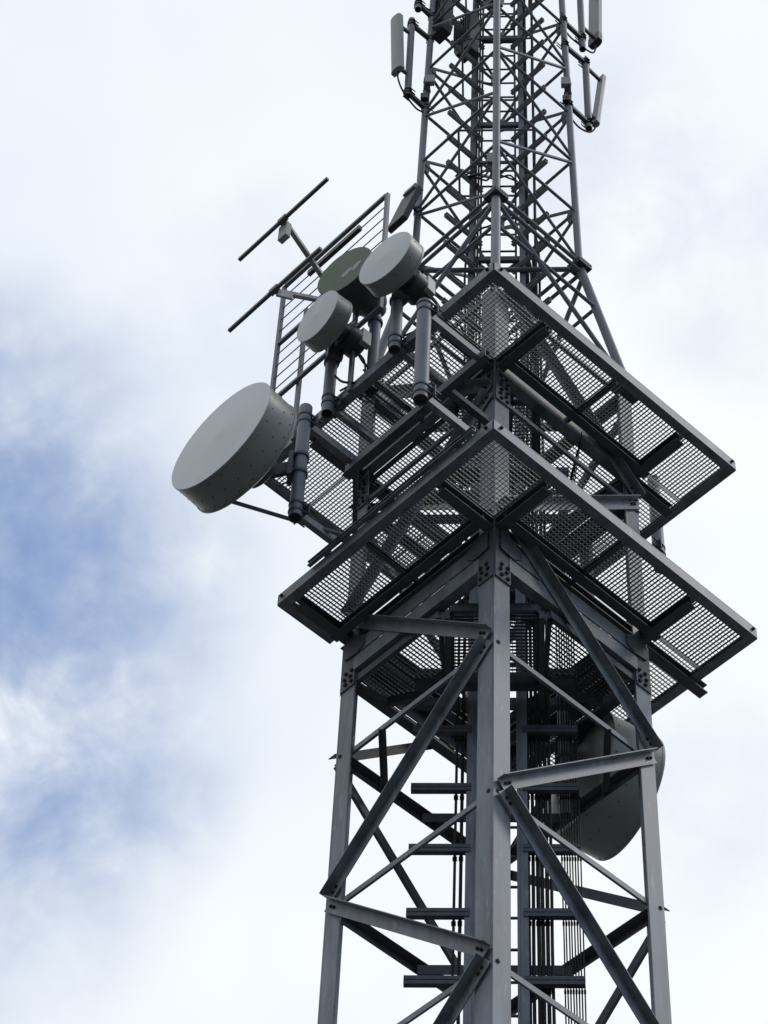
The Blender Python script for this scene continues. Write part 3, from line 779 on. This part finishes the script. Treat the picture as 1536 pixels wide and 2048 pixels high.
sector('grey panel antenna with dark lower end, top right and cut off by the frame', 'upright pipe beside the top right panel antenna', (1, 0), (R2, R2, 0), 11.85, 13.2, .31, 11.60, 13.4, (.23, .28, 12.05, 13.3, .16, .085, True), 'panel antennas')
sector('uppermost panel antenna left of the mast, above the fully visible one', 'short pipe end at the top left of the mast', (0, 1), (-R2, -R2, 0), 11.98, 13.2, .22, 11.86, 13.4, (.15, .21, 12.5, 13.3, .15, .075, False), 'panel antennas')
# small boxes on the mast legs
for (i, j, z, lab) in ((0, 1, 10.40, 'small grey box clamped to the left mast tube'), (1, 0, 10.32, 'small grey box clamped to the right mast tube')):
    c = mp(i, j, z); t = thing('junction_box', lab, 'box', c)
    f = Vector((0, -1, 0)); s_ = Vector((1, 0, 0))
    m = MB(); m.box(c + f * .075 + s_ * (.03 if i == 0 else -.02), s_ * .05, f * .03, ZV * .075); m.build('housing', 'plastic', t, bevel=.005)
    m = MB(); m.box(c + f * .043, s_ * .035, f * .006, ZV * .12)
    for dz in (-.10, .10): m.tube(c + ZV * (dz - .008), c + ZV * (dz + .008), .043, 14)
    m.build('clamp', 'dull', t)
    m = MB()
    for q in range(3): m.path([c + f * .07 + s_ * (.01 * q), c + f * .07 + s_ * (.012 * q) - ZV * .14, c + f * .04 - ZV * (.24 + .03 * q) + s_ * .02, c + f * .05 - ZV * .40 + s_ * (.02 - .04 * q)], .007, 6, 5)
    m.build('jumper_cable', 'cable', t)
    m = MB(); m.box(c + f * .05 - ZV * .32 - s_ * .02, s_ * .04, f * .03, ZV * .05); m.build('connector_block', 'darkbox', t, bevel=.004)
# radio units inside the mast, top left
for (u, v, z, w2, h2, lab) in ((.23, .70, 11.38, .13, .36, 'dark ribbed radio unit with chamfered foot inside the mast at top left'), (.12, 1.0, 12.1, .12, .40, 'dark radio unit at the very top left, behind the left mast tube'), (.25, .30, 12.0, .10, .42, 'dark radio unit at the top, close to the near mast tube')):
    a = mp(0, 0, z); c = UV * (u - .5) + VV * (v - .5) + ZV * z
    t = thing('radio_unit', lab, 'radio unit', c - ZV * h2)
    m = MB(); pr = [(-w2, -h2 + .12), (-w2 * .75, -h2), (w2 * .75, -h2), (w2, -h2 + .12), (w2, h2), (-w2, h2)]
    m.prism([c + VV * a_ + ZV * b_ - UV * .07 for a_, b_ in pr], UV * .14); m.build('housing', 'darkbox', t, bevel=.008)
    m = MB()
    for q in range(7): m.strip(c + VV * (-w2 + .03 + q * (2 * w2 - .06) / 6) - UV * .071 - ZV * (h2 - .15), c + VV * (-w2 + .03 + q * (2 * w2 - .06) / 6) - UV * .071 + ZV * (h2 - .03), VV, -.004, .004, UV, -.03, 0)
    m.build('cooling_fins', 'darkbox', t)
# dark panel on the left leg below the flange
c = Vector((-.90, -.12, 7.72)); t = thing('panel_antenna', 'dark panel tilted on the left mast tube, just above the rod screen', 'panel antenna', c, 'panel antennas')
ax = Vector((-.10, .05, -.32)).normalized(); s_ = Vector((R2, -R2, 0)); fw = ax.cross(s_).normalized()
m = MB(); m.box(c, s_ * .12, fw * .035, ax * .24); m.build('housing', 'darkbox', t, bevel=.008)
m = MB(); m.box(c - ax * .26, s_ * .08, fw * .06, ax * .03); m.build('end_cap', 'plastic', t, bevel=.005)
lg = mp(0, 1, 7.85); m = MB()
for dz in (-.03, .05): m.tube(lg + ZV * (dz - .01), lg + ZV * (dz + .01), .046, 16)
m.strip(lg, c - ax * .14, ZV, -.02, .02, s_, -.015, .015); m.build('clamp', 'dull', t)
# connector box with cable loops inside the mast above the flange
c = Vector((-.03, -.05, 8.78)); t = thing('junction_box', 'pale box with hanging cable loops inside the mast, beside the near tube above the flange', 'box', c)
m = MB(); m.box(c, (.07, 0, 0), (0, .035, 0), (0, 0, .09)); m.build('housing', 'plastic', t, bevel=.006)
m = MB(); m.strip((-.20, -.005, 8.80), (.21, -.005, 8.80), ZV, -.02, .02, (0, 1, 0), -.01, .01); m.build('mount_bar', 'dull', t)
for q in range(5):
    m = MB(); x = -.08 + q * .025
    m.path([c + Vector((x + .03, 0, -.08)), c + Vector((x + .02, -.03, -.22)), c + Vector((x * 2.2, -.07, -.42 - .05 * (q % 3))), c + Vector((x * 3.5 + (.1 if q > 2 else -.1), -.02, -.35)), c + Vector((.24 if q > 2 else -.2, .05, -.05 - .1 * q))], .010, 6, 6); m.build('jumper_cable', 'cable', t)
# coax loop at the lower small dish's pipe
m = MB(); a = W(-.62, 1.02, 4.02); m.path([a, a + Vector((.03, -.05, -.14)), a + Vector((.10, -.05, -.30)), a + Vector((.02, -.03, -.42)), a + Vector((-.12, 0, -.38)), a + Vector((-.20, .03, -.25))], .011, 7, 7)
tag(m.build('coax_loop', 'cable'), 'black cable loop hanging beside the short pipe of the lower small pale dish', 'cable')
m = MB(); a = W(-.62, .18, 4.05); m.path([a, a + Vector((.06, -.02, -.12)), a + Vector((.16, .04, -.24)), a + Vector((.26, .14, -.20)), a + Vector((.34, .30, -.30)), a + Vector((.36, .42, -.42))], .011, 7, 7)
tag(m.build('coax_loop', 'cable'), 'black cable sagging from the small pale dish nearest the mast toward the upper platform', 'cable')
# flat box standing on the far side of the upper platform's right edge
t = thing('equipment_box', 'flat grey box on the upper platform edge, right of the mast foot', 'box', W(1.06, -.52, Z2))
m = MB(); m.box(W(1.06, -.50, Z2 + .10), UV * .13, VV * .05, ZV * .09); m.build('housing', 'steel', t, bevel=.004)
m = MB(); m.box(W(1.06, -.50, Z2 + .20), UV * .14, VV * .06, ZV * .008); m.build('lid', 'bright', t)

# tidy: helper property is not part of the scene
for o in bpy.data.objects:
    if '_w' in o.keys(): del o['_w']
